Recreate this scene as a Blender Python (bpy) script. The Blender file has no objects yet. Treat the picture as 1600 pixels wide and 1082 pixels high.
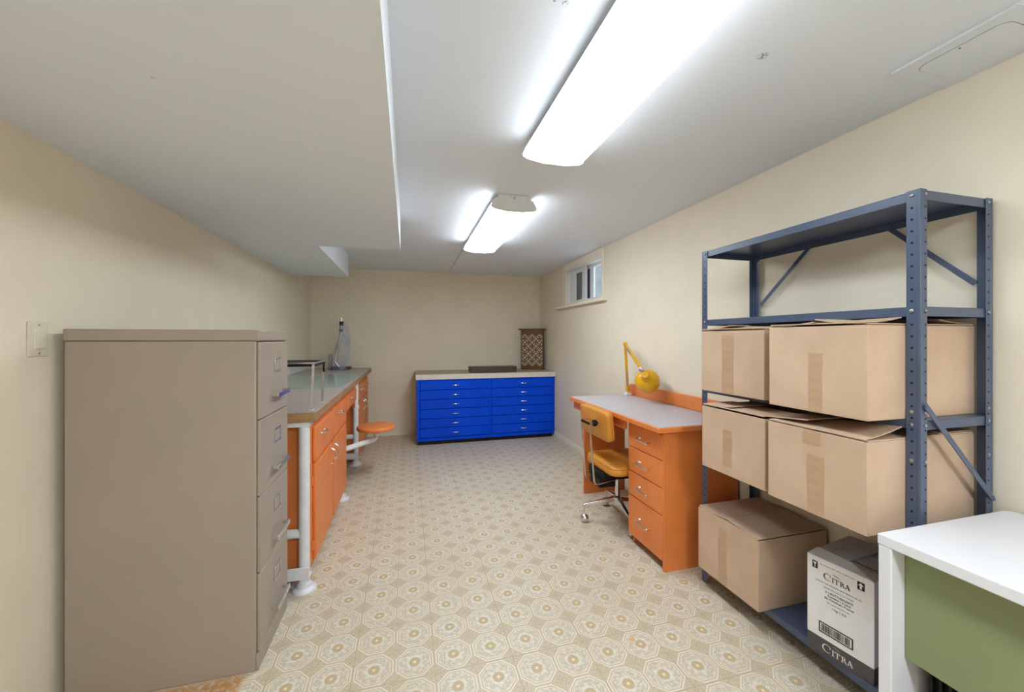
import bpy, bmesh, math, random
from mathutils import Vector, Matrix
random.seed(7)
PI = math.pi
S = bpy.context.scene
COL = S.collection
def lin(c):
    c = c/255.0
    return c/12.92 if c <= 0.04045 else ((c+0.055)/1.055)**2.4
def rgb(r, g, b): return (lin(r), lin(g), lin(b), 1.0)

# ------------------------------------------------------------------ camera
F_PX, YAW, CAM_H = 607.0, math.atan2(163, 607), 1.29
cd = bpy.data.cameras.new('camera'); cam = bpy.data.objects.new('camera', cd); COL.objects.link(cam)
cd.sensor_width = 36.0; cd.sensor_fit = 'HORIZONTAL'; cd.lens = F_PX/1600*36.0
cd.shift_y = -11/1600.0; cd.clip_start = 0.02
cam.location = (0, 0, CAM_H); cam.rotation_euler = (PI/2, 0, -YAW)
S.camera = cam
# ------------------------------------------------------------------ sky and exposure
W = bpy.data.worlds.new('sky'); S.world = W; W.use_nodes = True
wn = W.node_tree; wn.nodes.clear()
sky = wn.nodes.new('ShaderNodeTexSky'); sky.sky_type = 'HOSEK_WILKIE'; sky.turbidity = 4.0
sky.sun_direction = (0.2, -0.6, 0.75); sky.ground_albedo = 0.8
bg = wn.nodes.new('ShaderNodeBackground'); wo = wn.nodes.new('ShaderNodeOutputWorld')
bg.inputs['Strength'].default_value = 14.0
wn.links.new(sky.outputs[0], bg.inputs['Color']); wn.links.new(bg.outputs[0], wo.inputs['Surface'])
S.view_settings.view_transform = 'Standard'; S.view_settings.look = 'None'
S.view_settings.gamma = 1.0; S.view_settings.use_curve_mapping = False
S.view_settings.exposure = 0.08
LIGHT_NEAR, LIGHT_FAR, LIGHT_FILL = 12.0, 21.5, 46.0      # diffuser strength: two room fixtures, then the added fill behind the camera
# ------------------------------------------------------------------ material helpers
class X:
    """tiny expression wrapper over math nodes"""
    def __init__(s, nt, v): s.nt, s.v = nt, v
    def op(s, o, *a):
        n = s.nt.nodes.new('ShaderNodeMath'); n.operation = o
        for i, k in enumerate((s,)+a):
            k = k.v if isinstance(k, X) else k
            if isinstance(k, (int, float)): n.inputs[i].default_value = k
            else: s.nt.links.new(k, n.inputs[i])
        return X(s.nt, n.outputs[0])
    def __add__(s, o): return s.op('ADD', o)
    def __sub__(s, o): return s.op('SUBTRACT', o)
    def __mul__(s, o): return s.op('MULTIPLY', o)
    def __truediv__(s, o): return s.op('DIVIDE', o)
    def gt(s, o): return s.op('GREATER_THAN', o)
    def lt(s, o): return s.op('LESS_THAN', o)
    def abs(s): return s.op('ABSOLUTE')
    def max(s, o): return s.op('MAXIMUM', o)
    def min(s, o): return s.op('MINIMUM', o)
    def step(s, a, b):       # smooth 0..1 between a and b
        n = s.nt.nodes.new('ShaderNodeMapRange'); n.interpolation_type = 'SMOOTHSTEP'
        s.nt.links.new(s.v, n.inputs['Value'])
        n.inputs['From Min'].default_value = a; n.inputs['From Max'].default_value = b
        return X(s.nt, n.outputs[0])
    def band(s, a, b, w=0.008): return s.step(a-w, a+w)*(s.step(b+w, b-w))
def mixc(nt, f, a, b):
    n = nt.nodes.new('ShaderNodeMix'); n.data_type = 'RGBA'
    for i, k in ((0, f), (6, a), (7, b)):
        k = k.v if isinstance(k, X) else k
        if isinstance(k, (int, float, tuple)): n.inputs[i].default_value = k
        else: nt.links.new(k, n.inputs[i])
    return n.outputs[2]
def noise(nt, vec, scale, detail=3.0, rough=0.55, stretch=None):
    if stretch:
        m = nt.nodes.new('ShaderNodeMapping'); m.inputs['Scale'].default_value = stretch
        nt.links.new(vec, m.inputs['Vector']); vec = m.outputs[0]
    n = nt.nodes.new('ShaderNodeTexNoise'); n.inputs['Scale'].default_value = scale
    n.inputs['Detail'].default_value = detail; n.inputs['Roughness'].default_value = rough
    nt.links.new(vec, n.inputs['Vector'])
    return X(nt, n.outputs[0])
def base(name):
    m = bpy.data.materials.new(name); m.use_nodes = True
    nt = m.node_tree
    p = nt.nodes['Principled BSDF']
    tc = nt.nodes.new('ShaderNodeTexCoord')
    return m, nt, p, tc.outputs['Object']
def bump(nt, p, h, strength, dist=0.002):
    b = nt.nodes.new('ShaderNodeBump'); b.inputs['Strength'].default_value = strength
    b.inputs['Distance'].default_value = dist
    nt.links.new(h.v, b.inputs['Height']); nt.links.new(b.outputs[0], p.inputs['Normal'])
def mat(name, col, rough=0.5, metal=0.0, var=0.06, scale=12.0, stretch=None, bmp=0.0, bscale=None, spec=0.5, coat=0.0):
    m, nt, p, co = base(name)
    c = rgb(*col)
    d = tuple(max(0, k*(1-var)) for k in c[:3])+(1,); l = tuple(min(1, k*(1+var)) for k in c[:3])+(1,)
    n = noise(nt, co, scale, stretch=stretch)
    nt.links.new(mixc(nt, n.step(0.3, 0.7), d, l), p.inputs['Base Color'])
    p.inputs['Roughness'].default_value = rough; p.inputs['Metallic'].default_value = metal
    p.inputs['Specular IOR Level'].default_value = spec
    if coat: p.inputs['Coat Weight'].default_value = coat; p.inputs['Coat Roughness'].default_value = 0.25
    if bmp: bump(nt, p, noise(nt, co, bscale or scale*6, stretch=stretch), bmp)
    return m
def floor_mat():
    m, nt, p, co = base('patterned_vinyl_tile')
    sp = nt.nodes.new('ShaderNodeSeparateXYZ'); nt.links.new(co, sp.inputs[0])
    x, y = X(nt, sp.outputs[0]), X(nt, sp.outputs[1])
    u = (x+0.127)/0.154; v = (y-1.907)/0.154
    px = u-(u+0.5).op('FLOOR'); py = v-(v+0.5).op('FLOOR')
    ax, ay = px.abs(), py.abs()
    octd = ax.max(ay).max((ax+ay)*0.7071)
    r = (px*px+py*py).op('SQRT'); th = py.op('ARCTAN2', px)
    n1 = noise(nt, co, 60, 4); n2 = noise(nt, co, 150, 3); n3 = noise(nt, co, 1.3, 3); n4 = noise(nt, co, 320, 2)
    tan = mixc(nt, n2.step(0.35, 0.65), rgb(186, 170, 144), rgb(208, 194, 170))
    inner = mixc(nt, n1.step(0.38, 0.60), rgb(192, 180, 160), rgb(218, 208, 192)); inner = mixc(nt, n4.step(0.45, 0.62)*0.5, inner, rgb(228, 220, 206))
    # scrollwork: eight petals and a ring of dots inside each octagon
    pet = ((th*8.0).op('COSINE')*0.045+0.29-r).abs()
    scroll = pet.step(0.028, 0.010)*(n1.step(0.35, 0.6))
    inner = mixc(nt, scroll*0.65, inner, rgb(178, 164, 140))
    pet2 = ((th*16.0).op('SINE')*0.03+0.345-r).abs()
    inner = mixc(nt, pet2.step(0.016, 0.006)*0.45, inner, rgb(172, 162, 146))
    dots = (r-0.185).abs().step(0.022, 0.010)*((th*20.0).op('SINE').step(0.0, 0.5))
    inner = mixc(nt, dots*0.8, inner, rgb(236, 232, 222))
    cen = r.step(0.150, 0.132)
    cc = mixc(nt, (th*14.0).op('SINE').step(-0.2, 0.6)*(r.step(0.05, 0.075)), rgb(200, 178, 142), rgb(178, 156, 122))
    inner = mixc(nt, cen, inner, cc)
    inner = mixc(nt, r.step(0.042, 0.026), inner, rgb(236, 218, 176))
    line = mixc(nt, n2.step(0.3, 0.7), rgb(222, 208, 186), rgb(232, 220, 202))
    col = mixc(nt, octd.step(0.385, 0.398), inner, line)
    gap = octd.band(0.408, 0.438, 0.004)
    col = mixc(nt, gap*0.85, col, rgb(186, 172, 150))
    edge = octd.step(0.470, 0.478)
    col = mixc(nt, edge*0.85, col, rgb(188, 174, 150))
    # diamonds between the octagons
    dx = (px.abs()-0.5).abs(); dy = (py.abs()-0.5).abs()
    dia = (dx+dy)
    col = mixc(nt, octd.step(0.486, 0.496), col, tan)
    veins = (((dx-dy).abs()).step(0.02, 0.008)+(dia.band(0.10, 0.115, 0.006))).min(1.0)
    col = mixc(nt, octd.step(0.49, 0.50)*veins*0.5, col, rgb(178, 158, 122))
    # tile joints every two octagons
    sx = ((x+0.205)/0.308+0.5); sx = (sx-sx.op('FLOOR')-0.5).abs()
    sy = ((y-1.83)/0.308+0.5); sy = (sy-sy.op('FLOOR')-0.5).abs()
    seam = sx.min(sy).step(0.0058, 0.0025)
    col = mixc(nt, seam*0.45, col, rgb(150, 134, 108))
    col = mixc(nt, n3.step(0.35, 0.75)*0.30, col, rgb(190, 172, 142))
    # rust bleeding from under the filing cabinet and one small yellow spot
    rust = y.band(1.60, 1.712, 0.035)*(x.band(-1.15, -0.60, 0.012))*(n1.step(0.30, 0.55))
    col = mixc(nt, rust*0.85, col, rgb(186, 130, 66))
    sxp = (x-0.93); syp = (y-1.475)
    spot = (sxp*sxp+syp*syp).op('SQRT').step(0.016, 0.008)
    col = mixc(nt, spot*0.8, col, rgb(214, 170, 84))
    nt.links.new(col, p.inputs['Base Color'])
    p.inputs['Roughness'].default_value = 0.42; p.inputs['Specular IOR Level'].default_value = 0.4
    bump(nt, p, n1, 0.06, 0.001)
    return m
def ceiling_mat():
    m, nt, p, co = base('ceiling_paint')
    sp = nt.nodes.new('ShaderNodeSeparateXYZ'); nt.links.new(co, sp.inputs[0])
    x, y = X(nt, sp.outputs[0]), X(nt, sp.outputs[1])
    n = noise(nt, co, 3); c = mixc(nt, n, rgb(224, 229, 236), rgb(229, 234, 241))
    nn = noise(nt, co, 130, 4, 0.7)
    for (a, b, rr) in ((1.109, 1.002, 0.022), (0.414, 0.984, 0.012), (0.383, 0.986, 0.006), (-0.63, 1.201, 0.007)):
        dx, dy = x-a, y-b
        d = (dx*dx+dy*dy).op('SQRT')+(nn-0.5)*(rr*2.2)
        c = mixc(nt, d.step(rr, rr*0.6)*(nn.step(0.45, 0.56))*0.8, c, rgb(96, 92, 86))
    nt.links.new(c, p.inputs['Base Color']); p.inputs['Roughness'].default_value = 0.75
    bump(nt, p, noise(nt, co, 90), 0.05, 0.001)
    return m
def card_mat(name, col):
    m, nt, p, co = base(name)
    n = noise(nt, co, 5, 4); f = noise(nt, co, 160, 2, stretch=(1, 1, 8))
    a = mixc(nt, n.step(0.3, 0.7), rgb(*[k-7 for k in col]), rgb(*[k+6 for k in col]))
    a = mixc(nt, f.step(0.55, 0.8)*0.25, a, rgb(*[k-26 for k in col]))
    nt.links.new(a, p.inputs['Base Color']); p.inputs['Roughness'].default_value = 0.85
    p.inputs['Specular IOR Level'].default_value = 0.2
    return m
M = {}
M['floor'] = floor_mat(); M['ceil'] = ceiling_mat()
M['wall'] = mat('cream_wall_paint', (232, 221, 201), 0.7, var=0.02, scale=4, bmp=0.06, bscale=120, spec=0.3)
M['trimw'] = mat('cream_trim_paint', (240, 231, 213), 0.5, var=0.02)
M['white'] = mat('white_enamel', (226, 226, 226), 0.35, var=0.03)
M['whitepipe'] = mat('white_painted_pipe', (222, 222, 226), 0.35, var=0.05, scale=20)
M['plastic'] = mat('ivory_plastic', (220, 212, 194), 0.4, var=0.01)
M['taupe'] = mat('taupe_steel_paint', (160, 147, 134), 0.42, var=0.03, scale=3, bmp=0.03, bscale=300)
M['chrome'] = mat('chrome', (214, 214, 216), 0.24, 1.0, var=0.04)
M['steel'] = mat('zinc_steel', (170, 172, 176), 0.35, 1.0, var=0.08)
M['orange'] = mat('orange_paint', (228, 132, 66), 0.42, var=0.05, scale=6, bmp=0.05, bscale=60)
M['benchtop'] = mat('grey_woodgrain_laminate', (176, 164, 158), 0.38, var=0.10, scale=9, stretch=(0.6, 9, 1))
M['benchedge'] = mat('brown_wood_edge', (160, 122, 82), 0.5, var=0.15, scale=10, stretch=(1, 1, 8))
M['blue'] = mat('cobalt_blue_paint', (0, 74, 224), 0.45, var=0.06, scale=5, spec=0.12)
M['brownwood'] = mat('brown_plywood', (150, 118, 88), 0.55, var=0.15, scale=8, stretch=(6, 6, 1))
M['topwood'] = mat('tan_counter_laminate', (178, 160, 134), 0.45, var=0.1, scale=6, stretch=(1, 8, 1))
M['whiteedge'] = mat('white_laminate_edge', (222, 214, 206), 0.45, var=0.03)
M['black'] = mat('black_paint', (22, 22, 23), 0.55, var=0.1, spec=0.25)
M['dark'] = mat('dark_brown_wood', (78, 58, 50), 0.5, var=0.15, scale=8, stretch=(1, 8, 8))
M['lattice'] = mat('walnut_stain', (96, 64, 32), 0.5, var=0.15, scale=12)
M['screen'] = mat('pale_backing', (204, 184, 158), 0.7, var=0.03)
M['desktop'] = mat('lavender_grey_laminate', (186, 180, 186), 0.38, var=0.05, scale=60)
M['vinyl'] = mat('mustard_vinyl', (206, 138, 48), 0.42, var=0.06, scale=9, bmp=0.12, bscale=220)
M['yellow'] = mat('yellow_enamel', (226, 168, 12), 0.28, var=0.04)
M['slate'] = mat('slate_blue_steel', (74, 86, 110), 0.30, 0.0, var=0.05, scale=8)
M['card'] = card_mat('cardboard', (198, 170, 146))
M['cardtape'] = mat('brown_packing_tape', (184, 154, 124), 0.3, var=0.05, scale=9, stretch=(1, 1, 6))
M['cartonw'] = mat('white_printed_carton', (242, 241, 244), 0.6, var=0.03)
M['cartonk'] = mat('charcoal_ink', (84, 80, 82), 0.6, var=0.04)
M['ink'] = mat('black_ink', (38, 36, 38), 0.6, var=0.02)
M['greyink'] = mat('grey_ink', (150, 146, 148), 0.6, var=0.02)
M['goldink'] = mat('gold_ink', (170, 140, 104), 0.6, var=0.02)
M['deskwhite'] = mat('white_melamine', (222, 222, 227), 0.4, var=0.01)
M['green'] = mat('olive_green_laminate', (132, 142, 102), 0.55, var=0.03, scale=4)
M['gap'] = mat('black_gap', (14, 13, 12), 0.9, var=0.02)
M['snow'] = mat('snow', (240, 242, 246), 0.8, var=0.03, scale=5, bmp=0.3, bscale=20)
M['bark'] = mat('bark', (92, 82, 74), 0.9, var=0.2, scale=10)
M['conc'] = mat('concrete', (130, 126, 120), 0.9, var=0.15, scale=8)
def lens_mat(name, st):
    m = bpy.data.materials.new(name); m.use_nodes = True
    nt = m.node_tree; nt.nodes.clear()
    e = nt.nodes.new('ShaderNodeEmission'); o = nt.nodes.new('ShaderNodeOutputMaterial')
    e.inputs['Color'].default_value = (0.85, 0.94, 1.0, 1); e.inputs['Strength'].default_value = st
    nt.links.new(e.outputs[0], o.inputs['Surface']); return m
def glass_mat(name, col, alpha, rough=0.05):
    m, nt, p, co = base(name)
    p.inputs['Base Color'].default_value = rgb(*col); p.inputs['Roughness'].default_value = rough
    p.inputs['Alpha'].default_value = alpha
    return m
M['pane'] = glass_mat('clear_pane', (200, 210, 214), 0.10)
M['insect'] = glass_mat('insect_screen', (58, 54, 54), 0.80, 0.9)
M['matglass'] = glass_mat('pale_green_glass', (190, 214, 202), 0.62, 0.10)
def bag_mat():
    m, nt, p, co = base('cloudy_plastic')
    n = noise(nt, co, 7, 4)
    p.inputs['Base Color'].default_value = rgb(166, 174, 206); p.inputs['Roughness'].default_value = 0.25
    a = (n.step(0.35, 0.7))*0.34+0.12
    nt.links.new(a.v, p.inputs['Alpha'])
    return m
M['bag'] = bag_mat()
# ------------------------------------------------------------------ mesh helpers
def nb(): return bmesh.new()
def box(bm, x0, x1, y0, y1, z0, z1, mi=0):
    v = [bm.verts.new((x, y, z)) for x in (x0, x1) for y in (y0, y1) for z in (z0, z1)]
    fs = []
    for f in ((0, 1, 3, 2), (4, 6, 7, 5), (0, 4, 5, 1), (2, 3, 7, 6), (0, 2, 6, 4), (1, 5, 7, 3)):
        k = bm.faces.new([v[i] for i in f]); k.material_index = mi; fs.append(k)
    return v, fs
def prism(bm, pts, axis, a, b):
    """extrude a 2-D outline along axis 'x','y' or 'z' from a to b"""
    def P(p, k): return {'x': (k, p[0], p[1]), 'y': (p[0], k, p[1]), 'z': (p[0], p[1], k)}[axis]
    v0 = [bm.verts.new(P(p, a)) for p in pts]; v1 = [bm.verts.new(P(p, b)) for p in pts]
    n = len(pts); bm.faces.new(v0); bm.faces.new(v1)
    for i in range(n): bm.faces.new((v0[i], v0[(i+1) % n], v1[(i+1) % n], v1[i]))
    return v0+v1
def tube(bm, path, r, seg=12, cap=True):
    path = [Vector(p) for p in path]; rings = []
    rs = r if isinstance(r, (list, tuple)) else [r]*len(path)
    d0 = (path[1]-path[0]).normalized()
    up = Vector((0, 0, 1)) if abs(d0.z) < 0.9 else Vector((1, 0, 0))
    a = d0.cross(up).normalized()
    for i, p in enumerate(path):
        d = (path[min(i+1, len(path)-1)]-path[max(i-1, 0)]).normalized()
        a = (a-d*a.dot(d)).normalized(); b = d.cross(a)
        rings.append([bm.verts.new(p+(a*math.cos(t)+b*math.sin(t))*rs[i]) for t in (2*PI*k/seg for k in range(seg))])
    for q, w in zip(rings, rings[1:]):
        for k in range(seg): bm.faces.new((q[k], q[(k+1) % seg], w[(k+1) % seg], w[k]))
    if cap: bm.faces.new(rings[0][::-1]); bm.faces.new(rings[-1])
def lathe(bm, prof, c=(0, 0, 0), axis=(0, 0, 1), seg=28):
    """prof: list of (radius, height) about axis through c"""
    q = Vector((0, 0, 1)).rotation_difference(Vector(axis).normalized()); c = Vector(c); rings = []
    for r, h in prof:
        rings.append([bm.verts.new(c+q@Vector((r*math.cos(2*PI*k/seg), r*math.sin(2*PI*k/seg), h))) for k in range(seg)] if r > 1e-6 else [bm.verts.new(c+q@Vector((0, 0, h)))])
    for a, b in zip(rings, rings[1:]):
        for k in range(seg):
            k2 = (k+1) % seg
            if len(a) == 1 and len(b) == 1: continue
            if len(a) == 1: bm.faces.new((a[0], b[k2], b[k]))
            elif len(b) == 1: bm.faces.new((a[k], a[k2], b[0]))
            else: bm.faces.new((a[k], a[k2], b[k2], b[k]))
    if len(rings[0]) > 1: bm.faces.new(rings[0])
    if len(rings[-1]) > 1: bm.faces.new(rings[-1])
def bar(bm, p0, p1, w, t, up=(0, 0, 1)):
    """flat bar from p0 to p1, width w along up-ish, thickness t"""
    p0, p1 = Vector(p0), Vector(p1); d = (p1-p0).normalized(); u = Vector(up); u = (u-d*u.dot(d)).normalized(); s = d.cross(u)
    v = [bm.verts.new(p+u*a*w/2+s*b*t/2) for p in (p0, p1) for a, b in ((-1, -1), (1, -1), (1, 1), (-1, 1))]
    bm.faces.new(v[:4]); bm.faces.new(v[4:])
    for i in range(4): bm.faces.new((v[i], v[(i+1) % 4], v[4+(i+1) % 4], v[4+i]))
def obj(name, bm, m, parent=None, bev=0.0, seg=2, ang=35, world=True, label=None):
    """link bm as one mesh object; world=True: bm is in world coordinates"""
    bmesh.ops.recalc_face_normals(bm, faces=bm.faces[:])
    me = bpy.data.meshes.new(name)
    org = Vector((0, 0, 0))
    if parent is not None and world: org = root_of(parent)
    if parent is None and world and bm.verts:
        xs = [v.co for v in bm.verts]
        org = Vector(((min(v.x for v in xs)+max(v.x for v in xs))/2, (min(v.y for v in xs)+max(v.y for v in xs))/2, min(v.z for v in xs)))
        if KEEP: org = Vector((0, 0, 0))
    if org.length: bmesh.ops.translate(bm, verts=bm.verts, vec=-org)
    bm.to_mesh(me); bm.free()
    for k in (m if isinstance(m, (list, tuple)) else [m]): me.materials.append(k)
    me.shade_smooth(); me.set_sharp_from_angle(angle=math.radians(ang))
    o = bpy.data.objects.new(name, me); COL.objects.link(o)
    if parent is not None: o.parent = parent
    elif world: o.location = org
    if bev:
        b = o.modifiers.new('bevel', 'BEVEL'); b.width = bev; b.segments = seg; b.limit_method = 'ANGLE'; b.angle_limit = math.radians(40)
    if label: o['label'] = label
    return o
KEEP = False
def root_of(o):
    p = Vector((0, 0, 0))
    while o is not None: p += Vector(o.location); o = o.parent
    return p
def thing(name, label, cat, loc, rotz=0.0, group=None):
    o = bpy.data.objects.new(name, None); COL.objects.link(o); o.empty_display_size = 0.1
    o.location = loc; o.rotation_euler = (0, 0, rotz); o['label'] = label; o['category'] = cat
    if group: o['group'] = group
    return o
def tag(o, label, cat, group=None):
    o['label'] = label; o['category'] = cat
    if group: o['group'] = group
    return o
def bx(name, dims, m, parent=None, bev=0.002, **k):
    bm = nb(); box(bm, *dims); return obj(name, bm, m, parent, bev, **k)
def struct(name, bm, m, bev=0.0, parent=None):
    global KEEP
    KEEP = True; o = obj(name, bm, m, parent, bev); KEEP = False
    if parent is None: o['kind'] = 'structure'
    return o
def copy_tree(o, parent=None):
    c = o.copy(); COL.objects.link(c)
    if parent is not None: c.parent = parent
    for ch in [k for k in bpy.data.objects if k.parent == o]: copy_tree(ch, c)
    return c
def bow(p0, p1, out, d, r=0.0045, n=10):
    """bow-shaped pull from p0 to p1 standing d off along out"""
    bm = nb(); p0, p1, out = Vector(p0), Vector(p1), Vector(out); pts = []
    for i in range(n+1):
        t = i/n; h = math.sin(PI*t)**0.45 if 0 < t < 1 else 0
        pts.append(p0.lerp(p1, t)+out*d*h)
    tube(bm, pts, r, 8)
    for p in (p0, p1): lathe(bm, [(0.009, 0), (0.008, 0.004)], p, out, 10)
    return bm
# ------------------------------------------------------------------ the room
XL, XR, YB, YF, ZC = -1.194, 1.885, 5.435, -2.3, 2.205
bm = nb(); box(bm, XL-0.12, XR+0.3, YF-0.1, YB+0.1, -0.1, 0.0); struct('floor', bm, M['floor'])
bm = nb(); box(bm, XL-0.12, XR+0.12, YF-0.1, YB+0.1, ZC, ZC+0.1); struct('ceiling', bm, M['ceil'])
bm = nb(); box(bm, XL-0.12, XL, 1.597, YB+0.1, 0, ZC); box(bm, XL-0.12, XL+0.005, YF-0.1, 1.597, 0, ZC); struct('wall_left', bm, M['wall'])
bm = nb(); box(bm, XL, XR, YB, YB+0.1, 0, ZC); struct('wall_back', bm, M['wall'])
bm = nb(); box(bm, XL, XR, YF-0.1, YF, 0, ZC); struct('wall_front', bm, M['wall'])
WY0, WY1, WZ0, WZ1 = 3.515, 4.43, 1.715, 2.12
bm = nb()
for d in ((YF-0.1, WY0, 0, ZC), (WY1, YB+0.1, 0, ZC), (WY0, WY1, 0, WZ0), (WY0, WY1, WZ1, ZC)): box(bm, XR, XR+0.2, *d)
struct('wall_right', bm, M['wall'])
bm = nb()
pts = [(XL+0.0005, YF), (-0.053, YF), (-0.053, 3.06), (-0.62, 3.06), (-0.62, 4.52), (XL+0.0005, 4.52)]
prism(bm, pts, 'z', 1.96, ZC); struct('trim_1', bm, M['ceil'])
for n, y0, y1 in (('baseboard_right', YF, YB),):
    bm = nb(); prism(bm, [(XR, 0), (XR-0.014, 0), (XR-0.014, 0.055), (XR-0.008, 0.07), (XR, 0.07)], 'y', y0, y1); struct(n, bm, M['trimw'])
bm = nb(); box(bm, XL, XR-0.015, YB-0.008, YB, 0, 0.05); struct('baseboard_back', bm, M['wall'])
# window in the right wall: casing, sill, sashes and panes
bm = nb()
box(bm, XR-0.016, XR, WY0-0.045, WY0+0.005, WZ0-0.02, ZC-0.001); box(bm, XR-0.016, XR, WY1-0.005, WY1+0.09, WZ0-0.02, ZC-0.001)
box(bm, XR-0.016, XR, WY0+0.005, WY1-0.005, WZ1-0.003, ZC-0.001)
win = struct('window_1', bm, M['trimw'], 0.003)
def wpart(name, boxes, m, bev=0.002):
    bm = nb()
    for b in boxes: box(bm, *b)
    return struct(name, bm, m, bev, win)
wpart('sill', [(XR-0.055, XR+0.03, WY0-0.085, WY1+0.27, WZ0-0.047, WZ0-0.02)], M['trimw'], 0.004)
wpart('frame', [(XR, XR+0.15, WY0, WY0+0.02, WZ0, WZ1), (XR, XR+0.15, WY1-0.02, WY1, WZ0, WZ1), (XR, XR+0.15, WY0, WY1, WZ0, WZ0+0.012), (XR, XR+0.15, WY0, WY1, WZ1-0.012, WZ1)], M['white'])
a, b, z0, z1 = XR+0.035, XR+0.055, WZ0+0.012, WZ1-0.012
s1 = wpart('sash', [(a, b, 4.23, WY1-0.02, z0, z1), (a-0.006, b, 3.975, 4.06, z0, z1), (a, b, 4.06, 4.23, z0, z0+0.02), (a, b, 4.06, 4.23, z1-0.045, z1)], M['white'])
bm = nb(); box(bm, a+0.008, a+0.011, 4.06, 4.23, z0+0.02, z1-0.045); struct('screen', bm, M['insect'], 0, s1)
a, b = XR+0.075, XR+0.095
s2 = wpart('sash', [(a, b, 3.865, 3.951, z0, z1), (a, b, WY0+0.02, WY0+0.06, z0, z1), (a, b, 4.06, 4.13, z0, z1), (a, b, WY0+0.06, 3.865, z0, z0+0.02), (a, b, WY0+0.06, 3.865, z1-0.03, z1), (a, b, 3.951, 4.06, z0, z0+0.02), (a, b, 3.951, 4.06, z1-0.03, z1)], M['white'])
bm = nb(); box(bm, a+0.008, a+0.011, WY0+0.06, 3.865, z0+0.02, z1-0.03); struct('pane', bm, M['pane'], 0, s2)
bm = nb(); box(bm, a+0.012, a+0.015, 3.951, 4.06, z0+0.02, z1-0.03); struct('screen', bm, M['insect'], 0, s2)
# outside the window: snow-covered ground, a window well and bare trees
bm = nb(); box(bm, XR+0.62, 40, -20, 45, 1.4, 1.55); struct('ground', bm, M['snow'])
bm = nb(); box(bm, XR+0.2, XR+0.62, 4.62, 4.68, 1.2, 2.6); struct('trim_2', bm, M['conc'])
def tree(loc, h, seed, label):
    rnd = random.Random(seed); bm = nb()
    def grow(p, d, l, r, lv):
        q = p+d*l; mid = p.lerp(q, 0.5)+Vector((rnd.uniform(-1, 1), rnd.uniform(-1, 1), 0))*l*0.06
        tube(bm, [p, mid, q], [r, r*0.85, r*0.65], 6); n0 = len(bm.faces)
        if lv >= 2 and abs(d.z) < 0.93:
            o = Vector((0, 0, r*0.9)); tube(bm, [p+o, mid+o, q+o], [r*0.8, r*1.1, r*0.6], 6); bm.faces.ensure_lookup_table()
            for f in bm.faces[n0:]: f.material_index = 1
        if lv < 4:
            for k in range(3 if lv else 5):
                t = rnd.uniform(0.45, 1.0)
                e = (d+Vector((rnd.uniform(-1, 1), rnd.uniform(-1, 1), rnd.uniform(-0.1, 0.7)))*0.95).normalized()
                grow(p.lerp(q, t), e, l*rnd.uniform(0.5, 0.72), r*0.5, lv+1)
    t = thing('bare_tree', label, 'tree', loc)
    grow(Vector(loc), Vector((0, 0, 1)), h*0.42, h*0.016, 0)
    obj('branches', bm, [M['bark'], M['snow']], t, label='bare branches with a line of snow')
tree((4.6, 7.9, 1.55), 3.0, 3, 'bare snow-dusted tree outside the basement window, the nearer one')
tree((7.5, 12.2, 1.55), 4.2, 5, 'bare snow-dusted tree farther off outside the basement window')
# ------------------------------------------------------------------ ceiling lights
def fixture(y0, y1, label, st):
    xc = 0.652
    lens, side = lens_mat('fluorescent_diffuser', st), lens_mat('ribbed_diffuser_side', st*0.75)
    t = thing('fluorescent_light', label, 'ceiling light', (xc, (y0+y1)/2, ZC), 0, 'wraparound fluorescent ceiling lights')
    bx('housing', (xc-0.085, xc+0.085, y0+0.008, y1-0.008, ZC-0.036, ZC-0.0005), M['white'], t, 0.003)
    # diffuser: shallow bowed bottom and slanted, rounded sides
    pr = []
    for k in range(13):
        u = -1+2*k/12; pr.append((xc+0.132*u, ZC-0.105+0.012*(u*u)))
    pr += [(xc+0.146, ZC-0.080), (xc+0.137, ZC-0.050), (xc+0.112, ZC-0.022), (xc+0.088, ZC-0.022), (xc+0.088, ZC-0.037), (xc-0.088, ZC-0.037), (xc-0.088, ZC-0.022), (xc-0.112, ZC-0.022), (xc-0.137, ZC-0.050), (xc-0.146, ZC-0.080)]
    bm = nb(); prism(bm, pr, 'y', y0+0.006, y1-0.006); bm.normal_update()
    for f in bm.faces: f.material_index = 0 if sum(v.co.z for v in f.verts)/len(f.verts) < ZC-0.0915 else (1 if sum(v.co.z for v in f.verts)/len(f.verts) < ZC-0.06 and len(f.verts) == 4 else 2)
    obj('diffuser', bm, [lens, side, M['white']], t)
    for ya, yb, sgn in ((y0, y0+0.0055, -1), (y1-0.0055, y1, 1)):
        pl = [(xc-0.128, ZC-0.098), (xc-0.05, ZC-0.109), (xc+0.05, ZC-0.109), (xc+0.128, ZC-0.098), (xc+0.150, ZC-0.086), (xc+0.150, ZC-0.074), (xc+0.130, ZC-0.034), (xc+0.104, ZC-0.024), (xc+0.098, ZC-0.0006), (xc-0.098, ZC-0.0006), (xc-0.104, ZC-0.024), (xc-0.130, ZC-0.034), (xc-0.150, ZC-0.074), (xc-0.150, ZC-0.086)]
        bm = nb(); prism(bm, pl, 'y', ya, yb); e = obj('end_cap', bm, M['white'], t, 0.0015)
        if sgn < 0:
            bm = nb(); lathe(bm, [(0.0065, 0), (0.0065, 0.002), (0.003, 0.003)], (xc+0.002, ya, ZC-0.020), (0, -1, 0), 12); obj('screw', bm, M['steel'], e)
            for dx in (-0.11, 0.11):
                bm = nb(); lathe(bm, [(0.005, 0), (0.005, 0.0015)], (xc+dx, ya, ZC-0.064), (0, -1, 0), 12); obj('lamp_pin_hole', bm, M['deskwhite'], e)
    return t
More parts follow.
